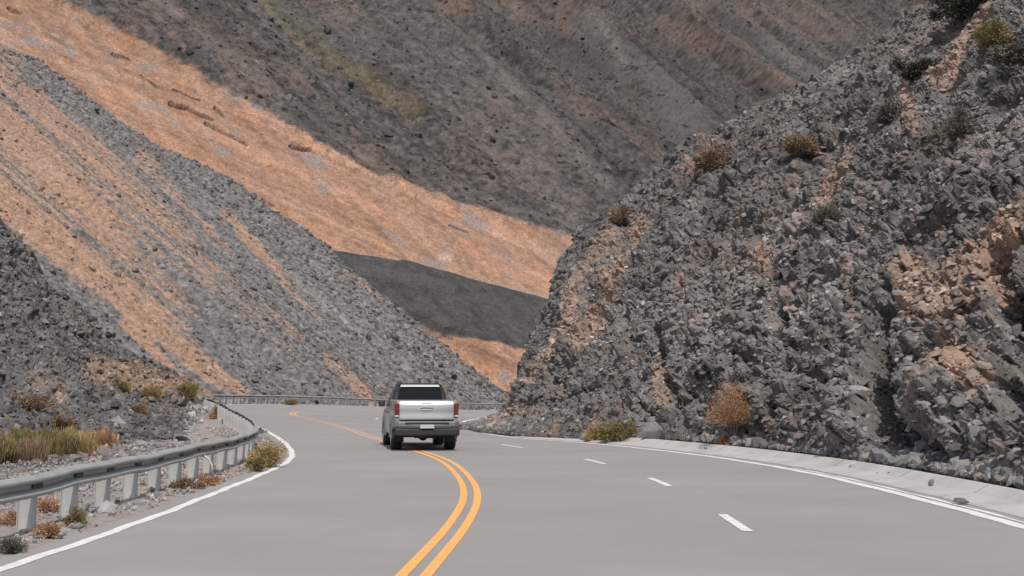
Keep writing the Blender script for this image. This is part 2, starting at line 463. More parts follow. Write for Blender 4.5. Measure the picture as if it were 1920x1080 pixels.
# the foot dips under the gutter
VA[..., 2] -= np.where(T_ < 0, .35, 0)
def dispA(p, px, py, n):
    hf = sstep(4, 75, A_foot(px) - py) * .94 + .06 * sstep(0, 14, A_foot(px) - py)
    big = fbm(p * np.array([.16, .16, .07]), 3, 1, ridged=True) * 1.0
    w1, e1 = worley(p * np.array([.42, .42, .55]) + fbm(p * .5, 2, 2)[:, None] * .4, 10)
    w2, e2 = worley(p * np.array([1.3, 1.3, 1.9]) + fbm(p * 1.5, 2, 4)[:, None] * .3, 20)
    w3, e3 = worley(p * np.array([3.2, 3.2, 4.6]), 30)
    d = big * .6 + w1 * .42 + w2 * .42 + w3 * .22 + fbm(p * 2.5, 4, 6) * .12 - 1.0 * sstep(.25, .6, fbm(p * np.array([.5, .5, .4]), 2, 12))
    d -= .22 * (1 - sstep(0, .12, e1)) + .14 * (1 - sstep(0, .12, e2))
    # upright clefts that the photograph shows
    jx = fbm(np.stack([py * .02, px * 0, px * 0], -1), 3, 8) * 14
    d -= 4.8 * stroke(px + jx, py, [(1680, 620), (1652, 740), (1668, 790), (1696, 852)], 25, 36, .3)
    d -= 3.0 * stroke(px, py + jx, [(1680, 842), (1765, 850)], 26, 20, .5)
    d -= 3.0 * stroke(px + jx, py, [(1890, 500), (1915, 600), (1925, 780)], 24, 24, .5)
    d -= .8 * stroke(px + jx, py, [(1470, 590), (1480, 680)], 10, 10, .6) + .6 * stroke(px + jx, py, [(1250, 640), (1262, 760)], 8, 8, .6)
    top = 1 - .45 * sstep(.3, 1, (A_foot(px) - py) / (A_foot(px) - A_ridge(px) + 1))
    return d * hf * top + .1
def colorA(p, px, py):
    n = 1.12 + .30 * fbm(p * 1.1, 4, 41) + .22 * fbm(p * 6, 2, 45)
    w, e = worley(p * np.array([2.4, 2.4, 3.2]), 60)
    broad = fbm(p * np.array([.22, .22, .3]), 3, 47)
    c = grey(np.clip(n + w * .65 + broad * .55, .3, 2.4), .114, .022)
    c = mixc(c, np.array([.135, .112, .098]), sstep(.05, .5, fbm(p * .3, 3, 48)) * .6)
    f = (p[:, 0] * .1 + p[:, 2] * .25)
    pat = np.zeros(len(p))
    for s in [([(1205, 420), (1170, 490), (1130, 600), (1095, 650)], 22, 22, .9), ([(1150, 440), (1100, 520), (1070, 600), (1030, 680), (1000, 730)], 16, 10, .75),
              ([(1590, 300), (1560, 370), (1560, 420)], 34, 26, .75), ([(1330, 275), (1310, 320)], 30, 34, .6), ([(1500, 260), (1560, 300)], 20, 20, .5),
              ([(1700, 180), (1720, 250)], 22, 16, .7), ([(1815, 60), (1800, 130), (1770, 160)], 14, 22, .8), ([(1860, 20), (1845, 60)], 14, 20, .8),
              ([(1720, 530), (1750, 600), (1800, 600), (1840, 540)], 38, 46, .85), ([(1910, 440), (1820, 510), (1740, 560)], 40, 40, .8), ([(1800, 680), (1860, 740)], 36, 36, .75),
              ([(1240, 690), (1238, 800)], 10, 12, .85), ([(1180, 780), (1120, 800)], 26, 18, .5), ([(1020, 770), (960, 780), (920, 795)], 16, 12, .6),
              ([(1440, 480), (1430, 520)], 14, 16, .7), ([(1720, 850), (1760, 830)], 20, 20, .6), ([(1280, 530), (1290, 570)], 12, 12, .6), ([(1600, 580), (1610, 520)], 14, 16, .5),
              ([(1880, 860), (1840, 880)], 20, 14, .6), ([(1490, 340), (1530, 470)], 30, 34, .45), ([(1640, 380), (1700, 330)], 26, 26, .45)]:
        pat = np.maximum(pat, stroke(px, py, s[0], s[1], s[2], .8) * s[3])
    nz = fbm(p * np.array([.7, .7, .45]), 4, 70) * .5 + .5
    fine = fbm(p * 4.5, 3, 75) * .5 + .5
    m = sstep(.40, .72, pat * .75 + nz * .28 + (fine - .5) * .6) * .9
    m = np.maximum(m, sstep(.54, .72, nz * .6 + fine * .4) * .4)
    hue = (fbm(p * .35, 2, 80) * .5 + .5)[:, None]
    oc = np.array([.27, .203, .175]) * (1 - hue) + np.array([.28, .18, .128]) * hue
    oc = oc * (1 + .25 * fbm(p * 5, 2, 83))[:, None]
    return mixc(c, oc, m)
terrain('rock_cliff', VA, dispA, colorA, M['rock'], back=[(.5, -.1), (1.5, -.5), (4, -2), (10, -6), (20, -12), (40, -24), (70, -40)])

# ---- B: the dark rubble slope on the left, in front of the bend
B_foot = curve([(-500, 900), (0, 872), (200, 866), (300, 860), (390, 842), (440, 834), (505, 818)])
B_ridge = curve([(-500, -60), (-200, 190), (0, 428), (40, 470), (100, 540), (150, 588), (200, 640), (250, 674), (300, 700), (345, 718), (392, 738), (440, 776), (505, 816)])
B_rD = curve([(-500, 66), (0, 70), (200, 70), (300, 73), (385, 75.5), (440, 62), (505, 50.5)])
pxs = np.concatenate([np.linspace(-500, -25, 80), np.linspace(-20, 500, 460)]); ts = np.linspace(-.02, 1, 440)
fp, rp, rD = B_foot(pxs), B_ridge(pxs), B_rD(pxs)
fD = (-.03 - EYE) / vtan(fp); fD = np.minimum(fD, rD - .3)
T_, PX = np.meshgrid(ts, pxs); tt = np.clip(T_, 0, 1)
PY = fp[:, None] + (rp - fp)[:, None] * T_
VB = P(PX, PY, fD[:, None] + (rD - fD)[:, None] * tt ** .6)
VB[..., 2] -= np.where(T_ < 0, .3, 0)
def dispB(p, px, py, n):
    k = sstep(0, 70, B_foot(px) - py) * .8 + .2
    edge = 1 - sstep(330, 420, px) * .85
    w1, e1 = worley(p * .5, 110); w2, e2 = worley(p * 1.6, 120); w3, e3 = worley(p * 3.8, 130)
    d = fbm(p * .2, 3, 101, ridged=True) * .4 + w1 * .32 + w2 * .24 + w3 * .14 + fbm(p * 2.5, 3, 106) * .1
    d -= .1 * stroke(px, py, [(5, 400), (20, 480), (95, 540), (120, 620)], 16, 16, .6)
    return d * k * edge
def colorB(p, px, py):
    n = 1 + .3 * fbm(p * 1.1, 4, 141); w, e = worley(p * 2.6, 160)
    c = grey(np.clip(n + w * .6, .35, 2), .105, .01)
    low = sstep(640, 760, py)
    pat = np.zeros(len(p))
    for s in [([(180, 690), (260, 720), (340, 740), (380, 740)], 30, 24, .9), ([(60, 740), (110, 770)], 40, 30, .6), ([(250, 770), (330, 790)], 30, 26, .5),
              ([(60, 860), (220, 850)], 30, 24, .6), ([(330, 700), (400, 742)], 16, 16, .8), ([(0, 700), (60, 690)], 18, 18, .4), ([(120, 520), (220, 640), (330, 740)], 8, 6, .7), ([(40, 470), (150, 610), (240, 700)], 7, 6, .5), ([(0, 560), (90, 660), (150, 730)], 8, 6, .4)]:
        pat = np.maximum(pat, stroke(px, py, s[0], s[1], s[2], .8) * s[3])
    nz = fbm(p * .8, 4, 170) * .5 + .5; fine = fbm(p * 4.5, 3, 175) * .5 + .5
    m = sstep(.40, .75, pat * .65 + nz * .3 + (fine - .5) * .5) * .85
    c = mixc(c, np.array([.27, .18, .12]), m)
    pale = stroke(px, py, [(380, 790), (420, 800), (470, 818)], 34, 16, .6)
    return mixc(c, np.array([.24, .225, .215]), pale * .9)
terrain('roadside_slope', VB, dispB, colorB, M['rock'], back=[(.8, -.3), (2.5, -1.6), (7, -5), (18, -12)])

# ---- C: the scree hill behind the far rail, striped with orange gullies
C_ridge = curve([(-700, -290), (-200, -10), (0, 85), (60, 112), (130, 150), (200, 195), (290, 262), (350, 302), (420, 342), (500, 392), (600, 458), (650, 508), (720, 568), (800, 636), (880, 700), (940, 742), (1010, 775)])
def planeD(px, py, c, p, q):
    den = q - p * utan(px, py) - vtan(py)
    den = .15 + .5 * ((den - .15) + np.sqrt((den - .15) ** 2 + .004))      # flattens out instead of running to infinity
    return (EYE + c) / den     # z = -p x + q y - c
pxs = np.concatenate([np.linspace(-700, -10, 110), np.linspace(-8, 1008, 760)]); ts = np.linspace(0, 1, 460)
rp = C_ridge(pxs); fp = 786 + 0 * pxs
T_, PX = np.meshgrid(ts, pxs); PY = fp[:, None] + (rp - fp)[:, None] * T_
VC = P(PX, PY, planeD(PX, PY, 40.4, .68, .256) + 14 * np.clip(T_ - .8, 0, 1) ** 2 * 4)
def fallC(p): # across and along the fall line
    a = p[:, 0] * .352 + p[:, 1] * .936; s = p[:, 0] * .936 - p[:, 1] * .352
    return a, s
def dispC(p, px, py, n):
    a, s = fallC(p)
    g = fbm(np.stack([a * .16, s * .012, a * 0], -1), 3, 201)
    g2 = fbm(np.stack([a * .7, s * .05, a * 0], -1), 3, 205)
    w1, _ = worley(p * .9, 210); w2, _ = worley(p * 2.2, 220)
    rock = sstep(60, 0, py - C_ridge(px)) * .7 + .45
    return g * 1.3 + g2 * .35 + (w1 * .28 + w2 * .16) * rock + fbm(p * 1.2, 4, 225) * .16
def colorC(p, px, py):
    a, s = fallC(p)
    st = fbm(np.stack([a * .55, s * .03, a * 0], -1), 4, 231) * .5 + .5
    st2 = fbm(np.stack([a * 2.6, s * .07, a * 0], -1), 3, 236) * .5 + .5
    nz = fbm(p * .35, 4, 240) * .5 + .5; fine = fbm(p * 2.5, 3, 245) * .5 + .5
    w, e = worley(p * 1.6, 250)
    c = grey(np.clip(1 + .5 * (fine - .5) * 2 + w * .6, .4, 2), .138, .008)
    hot = np.zeros(len(p))
    for q in [([(-100, 130), (60, 260), (200, 430), (330, 580)], 105, 55, .60), ([(250, 360), (400, 520), (560, 690)], 26, 12, .55), ([(-200, 180), (0, 350), (100, 435), (200, 520), (290, 600), (370, 670), (450, 732)], 46, 18, 1.0), ([(-150, 100), (0, 225), (120, 340), (230, 450)], 80, 40, .72),
              ([(60, 190), (200, 330), (350, 480), (470, 590)], 40, 24, .66), ([(612, 672), (650, 715), (690, 755)], 10, 17, .95), ([(150, 240), (300, 400), (430, 520), (560, 640)], 30, 14, .52),
              ([(260, 290), (380, 400), (450, 480)], 10, 6, .6), ([(640, 520), (740, 585), (830, 660), (960, 745)], 6, 6, .55), ([(420, 400), (520, 500), (600, 590)], 7, 5, .55),
              ([(300, 560), (390, 650), (430, 700)], 10, 8, .5), ([(240, 600), (330, 690), (360, 720)], 12, 10, .85)]:
        hot = np.maximum(hot, stroke(px, py, q[0], q[1], q[2], .6) * q[3])
    m = sstep(.27, .58, hot * .80 + (st - .5) * .55 + (st2 - .5) * .75 + (fine - .5) * .25 + (nz - .5) * .2)
    gapn = stroke(px, py, [(430, 560), (520, 660), (600, 730)], 45, 60, .5)
    m = m * (1 - gapn * .8)
    hue = np.clip(st2 + .3 * hot - .35, 0, 1)[:, None]
    oc = np.array([.265, .188, .150]) * (1 - hue) + np.array([.335, .192, .115]) * hue
    oc = oc * (1 + .2 * (fine - .5) * 2)[:, None]
    c = mixc(c, oc, m * .95)
    m = np.maximum(m, stroke(px + (fine - .5) * 24, py, [(-200, 180), (0, 350), (100, 435), (200, 520), (290, 600), (370, 670), (450, 732)], 34, 13, .5) * .85)
    c = mixc(c, oc, m * .6)
    pale = sstep(.60, .74, st2) * .3
    return mixc(c, np.array([.25, .23, .22]), pale)
terrain('scree_hill', VC, dispC, colorC, M['far_rock'], back=[(3, -1), (8, -4), (20, -13), (45, -32)])

# ---- E: the far mountainside with the orange cut and the dark tip below it
U_ = curve([(-700, -560), (-200, -190), (0, -70), (130, 5), (300, 98), (400, 155), (500, 214), (600, 265), (700, 318), (800, 352), (900, 388), (1000, 420), (1075, 442), (1200, 480), (1500, 560)])
L_ = curve([(-700, 300), (500, 440), (600, 464), (700, 479), (800, 498), (900, 526), (1030, 560), (1200, 610)])
K_ = curve([(500, 530), (600, 545), (680, 558), (740, 584), (830, 620), (900, 638), (985, 655), (1200, 700)])
pxs = np.concatenate([np.linspace(-700, -10, 90), np.linspace(-6, 2000, 900), np.linspace(2010, 2900, 60)])
ts = np.linspace(0, 1, 560)
T_, PX = np.meshgrid(ts, pxs)
bot = np.where(pxs < 1100, 790, 520 - (pxs - 1100) * .1); bot = np.interp(pxs, [0, 1080, 1200, 2900], [790, 790, 600, 480])
top_ = np.interp(pxs, [-700, 0, 2900], [-500, -160, -160])
PY = bot[:, None] + (top_ - bot)[:, None] * T_
VE = P(PX, PY, planeD(PX, PY, 104.5, .6, .55))
def fallE(p):
    a = p[:, 0] * .676 + p[:, 1] * .737; s = p[:, 0] * .737 - p[:, 1] * .676
    return a, s
def jag(p, sd, amp): return fbm(p * .12, 4, sd, gain=.6) * amp
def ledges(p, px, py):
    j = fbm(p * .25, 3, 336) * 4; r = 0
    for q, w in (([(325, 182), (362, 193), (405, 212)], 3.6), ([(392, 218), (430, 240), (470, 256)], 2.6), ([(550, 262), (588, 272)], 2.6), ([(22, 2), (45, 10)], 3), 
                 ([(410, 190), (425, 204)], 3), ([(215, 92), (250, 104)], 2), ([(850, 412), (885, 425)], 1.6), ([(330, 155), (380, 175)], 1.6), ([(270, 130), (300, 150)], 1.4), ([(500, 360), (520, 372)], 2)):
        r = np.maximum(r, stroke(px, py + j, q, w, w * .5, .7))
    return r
def dispE(p, px, py, n):
    a, s = fallE(p)
    g = fbm(np.stack([a * .022, s * .004, a * 0], -1), 3, 301, ridged=True) * 1.8
    g2 = fbm(np.stack([a * .18, s * .03, a * 0], -1), 4, 305)
    w1, _ = worley(p * np.array([.28, .28, .35]), 310); w2, _ = worley(p * .8, 320)
    j = jag(p, 330, 14)
    cut = sstep(-6, 6, py - U_(px) + j) * sstep(-6, 6, L_(px) - py)
    tip = sstep(0, 8, py - L_(px)) * sstep(0, 8, K_(px) - py)
    rough = 1 - .6 * cut - .96 * tip
    sc_ = np.clip(p[:, 1] / 260, .8, 2.2)
    d = (g * 3.0 * sstep(10, -30, py - U_(px)) + g2 * 1.2 + w1 * .6 + w2 * .14 + fbm(p * .8, 3, 335) * .08) * rough * sc_
    d -= 1.2 * cut * sstep(0, 20, py - U_(px))
    d -= ledges(p, px, py) * 1.0
    d += tip * .5 + tip * .5 * stroke(px, py, [(690, 520), (780, 535), (850, 548)], 14, 8, .9)
    return d
def colorE(p, px, py):
    a, s = fallE(p)
    st = fbm(np.stack([a * .10, s * .012, a * 0], -1), 4, 341) * .5 + .5
    st2 = fbm(np.stack([a * .5, s * .05, a * 0], -1), 4, 346) * .5 + .5
    nz = fbm(p * .05, 4, 350) * .5 + .5; fine = fbm(p * .9, 4, 355, gain=.7) * .5 + .5
    w, e = worley(p * .55, 360)
    c = grey(np.clip(.95 + .85 * (fine - .5) * 2 + w * .5 + (st - .5) * .9 + (st2 - .5) * .5, .4, 2), .073, .004)
    warm = sstep(.47, .72, nz * .45 + fine * .35 + st2 * .25)
    for q in [([(880, 260), (1000, 330), (1090, 400)], 60, 40, .3), ([(1180, 190), (1230, 250)], 30, 30, .4), ([(640, 240), (800, 310)], 40, 30, .25), ([(1040, 0), (1130, 110)], 8, 6, .5), ([(1455, 0), (1560, 90)], 10, 8, .5)]:
        warm = np.maximum(warm, stroke(px, py, q[0], q[1], q[2], .9) * q[3] * 2.6 * sstep(.42, .62, fine))
    c = mixc(c, np.array([.20, .128, .095]), np.clip(warm, 0, 1.3) * .36)
    ol = stroke(px + (fine - .5) * 30, py, [(505, -10), (560, 40), (620, 90), (690, 135), (730, 165), (790, 200)], 16, 12, .8) * sstep(.25, .6, fine * .6 + st2 * .4)
    c = mixc(c, np.array([.185, .140, .065]), ol * .38)
    smooth = np.maximum(stroke(px, py, [(1100, 60), (1200, 150), (1290, 260)], 30, 20, .8), stroke(px, py, [(540, 0), (700, 90)], 24, 24, .8) * .6)
    c = mixc(c, np.array([.105, .10, .097]), smooth * .75)
    for q, w_, k_ in (([(1040, 0), (1100, 70), (1160, 140)], 7, .6), ([(1440, -10), (1560, 90), (1600, 120)], 7, .6), ([(1290, -10), (1380, 60), (1480, 150)], 9, .35), ([(760, -10), (860, 90), (960, 200)], 9, .3), ([(300, 10), (520, 170), (700, 290)], 10, .35), ([(860, 330), (960, 385), (1060, 425)], 6, .4), ([(250, -10), (420, 110)], 8, .35), ([(930, 170), (1060, 300), (1150, 380)], 8, .35)):
        c = mixc(c, np.array([.165, .145, .132]), stroke(px + (fine - .5) * 16, py, q, w_, w_ * .6, .9) * k_)
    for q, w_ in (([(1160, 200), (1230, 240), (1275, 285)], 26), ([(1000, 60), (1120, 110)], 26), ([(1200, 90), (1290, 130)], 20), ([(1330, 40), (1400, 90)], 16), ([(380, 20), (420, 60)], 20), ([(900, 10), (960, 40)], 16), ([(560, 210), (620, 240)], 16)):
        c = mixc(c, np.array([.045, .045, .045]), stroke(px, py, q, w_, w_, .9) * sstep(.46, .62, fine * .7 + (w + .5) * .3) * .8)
    j = jag(p, 330, 14)
    cut = sstep(-5, 5, py - U_(px) + j * .6 + (fine - .5) * 8) * sstep(-4, 6, L_(px) - py + (fine - .5) * 8)
    hue = np.clip((fbm(np.stack([a * .3, s * .08, p[:, 2] * .2], -1), 4, 370) * .5 + .5) * 1.2 - .1, 0, 1)[:, None]
    lay = fbm(np.stack([(a * .25 + p[:, 2] * .5), s * .035, a * 0], -1), 4, 377, gain=.7)
    oc = np.array([.255, .172, .134]) * (1 - hue) + np.array([.305, .165, .100]) * hue
    oc = oc * np.clip(1 + .55 * lay, .45, 1.5)[:, None]
    oc = oc * np.clip(1 + .45 * (fine - .5) * 2 + .45 * (st2 - .5), .5, 1.5)[:, None]
    gp = sstep(.60, .74, fbm(p * .16, 4, 380) * .5 + .5)
    oc = mixc(oc, np.array([.21, .19, .18]), gp * .75)
    c = mixc(c, oc, cut)
    c = mixc(c, np.array([.07, .06, .055]), ledges(p, px, py) * .8)  # shadow of the ledges painted into the colour
    low = sstep(0, 6, py - K_(px)) * sstep(560, 640, px)
    c = mixc(c, oc * 1.04, low)
    rim = sstep(24, 4, L_(px) - py) * sstep(-3, 2, L_(px) - py) * sstep(560, 640, px) * (.35 + .65 * sstep(600, 1000, px))
    c = mixc(c, np.array([.235, .205, .187]), rim * .9)
    tip = sstep(-2, 3, py - L_(px) + (fine - .5) * 6) * sstep(-2, 3, K_(px) - py + (fine - .5) * 8) * sstep(575, 590, px)
    tc = grey(np.clip(1 + .5 * (st2 - .5) + .8 * (fine - .5) + w * .35, .4, 2), .056, -.01)
    tc = mixc(tc, np.array([.08, .08, .078]), stroke(px, py, [(680, 512), (780, 532), (850, 548)], 14, 8, .9) * .6)
    c = mixc(c, tc, tip)
    ledge = stroke(px, py, [(838, 468), (850, 470)], 8, 6, .8)
    c = mixc(c, np.array([.42, .38, .36]), ledge * .45)
    return c
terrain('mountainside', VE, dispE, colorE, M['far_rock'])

# ------------------------------------------------------------------ loose stones lying on the slopes
ico = []
ph = (1 + 5 ** .5) / 2
ICO_V = np.array([(-1, ph, 0), (1, ph, 0), (-1, -ph, 0), (1, -ph, 0), (0, -1, ph), (0, 1, ph), (0, -1, -ph), (0, 1, -ph), (ph, 0, -1), (ph, 0, 1), (-ph, 0, -1), (-ph, 0, 1)], float) / 1.9
ICO_F = np.array([(0, 11, 5), (0, 5, 1), (0, 1, 7), (0, 7, 10), (0, 10, 11), (1, 5, 9), (5, 11, 4), (11, 10, 2), (10, 7, 6), (7, 1, 8), (3, 9, 4), (3, 4, 2), (3, 2, 6), (3, 6, 8), (3, 8, 9), (4, 9, 5), (2, 4, 11), (6, 2, 10), (8, 6, 7), (9, 8, 1)])
def rock_templates(n, sd):
    r = np.random.default_rng(sd); out = []
    for k in range(n):
        v = ICO_V.copy() * (1 + r.uniform(-.28, .22, (12, 1)))
        for _ in range(4):      # slice flat faces off
            d = r.normal(size=3); d /= np.linalg.norm(d); h = r.uniform(.42, .7)
            s = v @ d; v = v - np.outer(np.maximum(s - h, 0), d)
        out.append(v)
    return np.array(out)
TPL = rock_templates(24, 5)
def rand_rot(n, r, tilt=1.0):
    q = r.normal(size=(n, 4)); q /= np.linalg.norm(q, axis=1, keepdims=True)
    w, x, y, z = q.T
    return np.stack([np.stack([1-2*(y*y+z*z), 2*(x*y-z*w), 2*(x*z+y*w)], -1), np.stack([2*(x*y+z*w), 1-2*(x*x+z*z), 2*(y*z-x*w)], -1), np.stack([2*(x*z-y*w), 2*(y*z+x*w), 1-2*(x*x+y*y)], -1)], 1)
def bed_rot(n, r, bed=(-.25, -.35, .9), spread=.28):
    a = np.array(bed) + r.normal(0, spread, (n, 3)); a /= np.linalg.norm(a, axis=1, keepdims=True)
    h = r.normal(size=(n, 3)); x = np.cross(h, a); x /= np.linalg.norm(x, axis=1, keepdims=True); y = np.cross(a, x)
    return np.stack([x, y, a], -1)
def scatter(name, pos, nrm, c, size, mat, sd, sink=.25, flat=(.55, .9), label=None, cat='stones', bed=None):
    r = np.random.default_rng(sd); n = len(pos)
    v = TPL[r.integers(0, len(TPL), n)] * np.stack([np.ones(n), r.uniform(.6, 1, n), r.uniform(*flat, n)], -1)[:, None, :]
    v = np.einsum('nij,nvj->nvi', bed_rot(n, r, bed) if bed else rand_rot(n, r), v) * size[:, None, None]
    v = v + (pos + nrm * (size * (.5 - sink) * .6)[:, None])[:, None, :]
    f = (ICO_F[None] + (np.arange(n) * 12)[:, None, None]).reshape(-1, 3)
    cc = np.repeat(c, 12, axis=0)
    o = mesh_obj(name, v.reshape(-1, 3), f, mat, colors=cc)
    tag(o, label, cat, None, 'stuff')
    return o
def pick(name, n, sd, mask=None, power=.7):
    T = TER[name]; V = T['V']; r = np.random.default_rng(sd)
    du = np.linalg.norm(np.diff(V, axis=0), axis=-1)[:, :-1]; dv = np.linalg.norm(np.diff(V, axis=1), axis=-1)[:-1]
    w = (du * dv) ** power
    px, py = T['px'][:-1, :-1], T['py'][:-1, :-1]
    w = w * ((px > -60) & (px < 1990) & (py > -60) & (py < 1100))
    if mask is not None: w = w * mask(px, py)
    w = w.ravel() / w.sum()
    i = r.choice(len(w), n, p=w)
    a, b = np.unravel_index(i, px.shape)
    return V[a, b], T['N'][a, b], T['C'][a, b], r, T['px'][a, b], T['py'][a, b]
def stones(terr, n, s0, sig, smax, sd, label, mask=None, power=.7, tone=.35, boost=1.0, **k):
    pos, nr, c, r, px, py = pick(terr, n, sd, mask, power)
    size = np.minimum(s0 * np.exp(r.normal(0, sig, n)), smax)
    g = c.mean(1, keepdims=True)
    c = (c * .8 + g * .2) * np.exp(r.normal(0, tone, (n, 1))) * boost
    return scatter('loose_rocks', pos, nr, np.clip(c, .03, .5), size, M['stone'], sd + 1, label=label, **k)
stones('rock_cliff', 60000, .060, .5, .26, 500, 'grey and rusty broken rocks clinging to the steep right-hand cliff', power=.75, boost=1.0, tone=.3, flat=(.28, .55), bed=(-.42, -.42, .8), sink=.42)
stones('roadside_slope', 12000, .085, .5, .36, 510, 'dark angular rubble covering the low slope behind the near guardrail', boost=1.1, tone=.26, flat=(.35, .75))
stones('scree_hill', 11000, .13, .5, .6, 520, 'small grey scree lying on the orange-striped hill behind the far rail', mask=lambda px, py: .25 + 1.0 * (py < C_ridge(px) + 60) + .6 * (px > 430), boost=.95, tone=.20)
stones('mountainside', 6000, .34, .5, 1.3, 530, 'scattered rocks on the high dark mountainside beyond the orange cut', mask=lambda px, py: (py < U_(px) - 6) * 1.0, power=.45, tone=.22)
# pebbles on the gravel shoulder
r = np.random.default_rng(77); n = 9000
tp = r.uniform(2.5, 11, n); m_ = -r.uniform(.35, 1, n) ** 1.0 * 1.0 - r.uniform(0, 1, n) ** 1.6 * 6 ; pp = off(0, tp, m_); pp[:, 2] = np.maximum(rline(0, tp)[:, 2], 0) * (m_ > -2)
pc = np.stack([r.uniform(.12, .36, n)] * 3, -1) * np.where(r.random((n, 1)) < .25, [[1.15, .85, .7]], [[1, .98, .96]])
scatter('pebbles', pp, np.tile([0, 0, 1.], (n, 1)), pc, .028 * np.exp(r.normal(0, .5, n)), M['stone'], 78, label='small pebbles strewn over the gravel shoulder under the near guardrail', cat='pebbles')
# toe of fallen stones along the gutter
n = 12000; tp = r.uniform(2.2, 13.5, n); mm = 1.52 + np.abs(r.normal(0, .40, n)); k = r.random(n) < .002; mm[k] = r.uniform(.7, 1.4, k.sum())
pp = off(2, tp, mm); pp[:, 2] = np.where(mm < 1.41, .10, .17 + np.clip(mm - 1.4, 0, 2) * .3)
pc = np.stack([r.uniform(.07, .24, n)] * 3, -1) * np.where(r.random((n, 1)) < .2, [[1.15, .92, .78]], [[1, .99, .98]])
scatter('fallen_stones', pp, np.tile([0, 0, 1.], (n, 1)), pc, np.minimum(.06 * np.exp(r.normal(0, .55, n)), .30), M['stone'], 79, label='fallen grey stones piled along the concrete gutter at the cliff foot', cat='stones')

# individual boulders of the heap behind the near guardrail
def boulder(px, py, Y, s, label, c, group=None, sd=0, terr=None, flat=.6, sink=.2):
    r = np.random.default_rng(900 + sd)
    if terr: q = hit(terr, px, py)
    else: q = Vector(P(px, py, Y))
    import bmesh
    bm = bmesh.new(); bmesh.ops.create_icosphere(bm, subdivisions=3, radius=.5)
    v = np.array([x.co for x in bm.verts]); f = np.array([[w.index for w in x.verts] for x in bm.faces]); bm.free()
    for _ in range(13):
        d = r.normal(size=3); d /= np.linalg.norm(d); h = r.uniform(.24, .42); t = v @ d; v = v - np.outer(np.maximum(t - h, 0), d)
    v = v * np.array([1.25, .85, flat]) * s + vnoise(v * 5, sd)[:, None] * .02 * s
    v = v @ Matrix.Rotation(r.uniform(0, 6.28), 3, 'Z') @ Matrix.Rotation(r.uniform(-.4, .4), 3, 'X')
    cc = np.tile(np.array(c) * r.uniform(.8, 1.25), (len(v), 1))
    o = mesh_obj('boulder', v, f, M['stone'], colors=cc)
    o.location = q + Vector((0, 0, s * (.5 - sink) * flat))
    tag(o, label, 'boulder', group)
    return o
GB = (.10, .10, .10)
heap = [(205, 852, .45), (232, 838, .5), (258, 850, .55), (290, 846, .5), (318, 842, .4), (225, 815, .45), (250, 800, .4), (300, 815, .5), (272, 822, .6), (315, 825, .45),
        (240, 855, .35), (275, 838, .4), (340, 820, .4), (190, 800, .4), (160, 790, .5), (205, 770, .5), (130, 775, .45)]
for i, (x, y, s) in enumerate(heap):
    boulder(x, y, 0, s, 'grey angular boulder in the rubble heap behind the near guardrail', GB, 'boulders of the rubble heap', i, terr='roadside_slope')
boulder(345, 832, 0, .62, 'darkest flat boulder at the right end of the rubble heap behind the near guardrail', (.04, .04, .042), None, 40, terr='roadside_slope', flat=.5)
boulder(215, 768, 0, .7, 'dark boulder lying highest above the rubble heap on the left slope', (.05, .05, .052), None, 41, terr='roadside_slope', flat=.6)
boulder(262, 842, 0, .8, 'largest pale grey boulder in the middle of the rubble heap', (.2, .195, .19), None, 42, terr='roadside_slope', flat=.55)
boulder(1225, 820, 0, .9, 'pale rounded boulder at the cliff foot right of the low yellow bush', (.2, .195, .19), None, 43, terr='rock_cliff', flat=.7)
boulder(1800, 941, 20.9, .22, 'small dark stone lying on the concrete gutter', (.09, .085, .08), None, 44, flat=.35, sink=.3)
boulder(1608, 740, 0, .5, 'pale overhanging boulder left of the dark cleft in the right cliff', (.23, .22, .215), None, 45, terr='rock_cliff', flat=.6)

# ------------------------------------------------------------------ guardrail
def at_rail(t): return off(0, t, -1.0)
tr = np.linspace(.6, NR - 1.5, 4000); rp_ = at_rail(tr); rp_[:, 2] = rline(0, tr)[:, 2] + 0.0
rl = np.concatenate([[0], np.cumsum(np.linalg.norm(np.diff(rp_, axis=0), axis=1))])
def rail_at(d): return np.array([np.interp(d, rl, rp_[:, c]) for c in range(3)])
def rail_dir(d):
    v = rail_at(d + .3) - rail_at(d - .3); v[2] = 0; v /= np.linalg.norm(v); return v
gr = empty('guardrail', rail_at(0.5)); g0 = np.array(gr.location)
tag(gr, 'grey galvanised guardrail on posts curving along the left shoulder and round the far bend', 'guardrail')
prof = [(.0, .76), (.012, .768), (.045, .752), (.082, .72), (.085, .695), (.05, .655), (.012, .63), (.008, .605), (.012, .58), (.05, .555), (.085, .515), (.082, .49), (.045, .458), (.012, .442), (.0, .45)]
prof = [(x * 1.35 if x > .03 else x * .4, .39 + (z - .442) * .83) for x, z in prof]
prof2 = [(x - .006, z + (.0)) for x, z in prof[::-1]]
loop = prof + prof2
ds = np.arange(.5, rl[-1] - 1, .5)
rows = []
for d in ds:
    p = rail_at(d); v = rail_dir(d); nr = np.array([v[1], -v[0], 0])
    jz = .008 * math.sin(d * .9) + .006 * math.sin(d * 2.3) + (.012 if int(d / 4) % 2 else 0)
    rows.append([p + nr * x + np.array([0, 0, z + jz]) - g0 for x, z in loop])
MB().grid(rows, close=True).build('beam', M['zinc'], gr)
_px = proj(rp_)[0]; _k = (rp_[:, 1] > 12) & (rp_[:, 1] < 22)
d0 = float(rl[_k][np.argmin(np.abs(_px[_k] - 65))])
pd = np.arange(d0 - 4 * 1.65, rl[-1] - 2, 1.65)
npost = 0
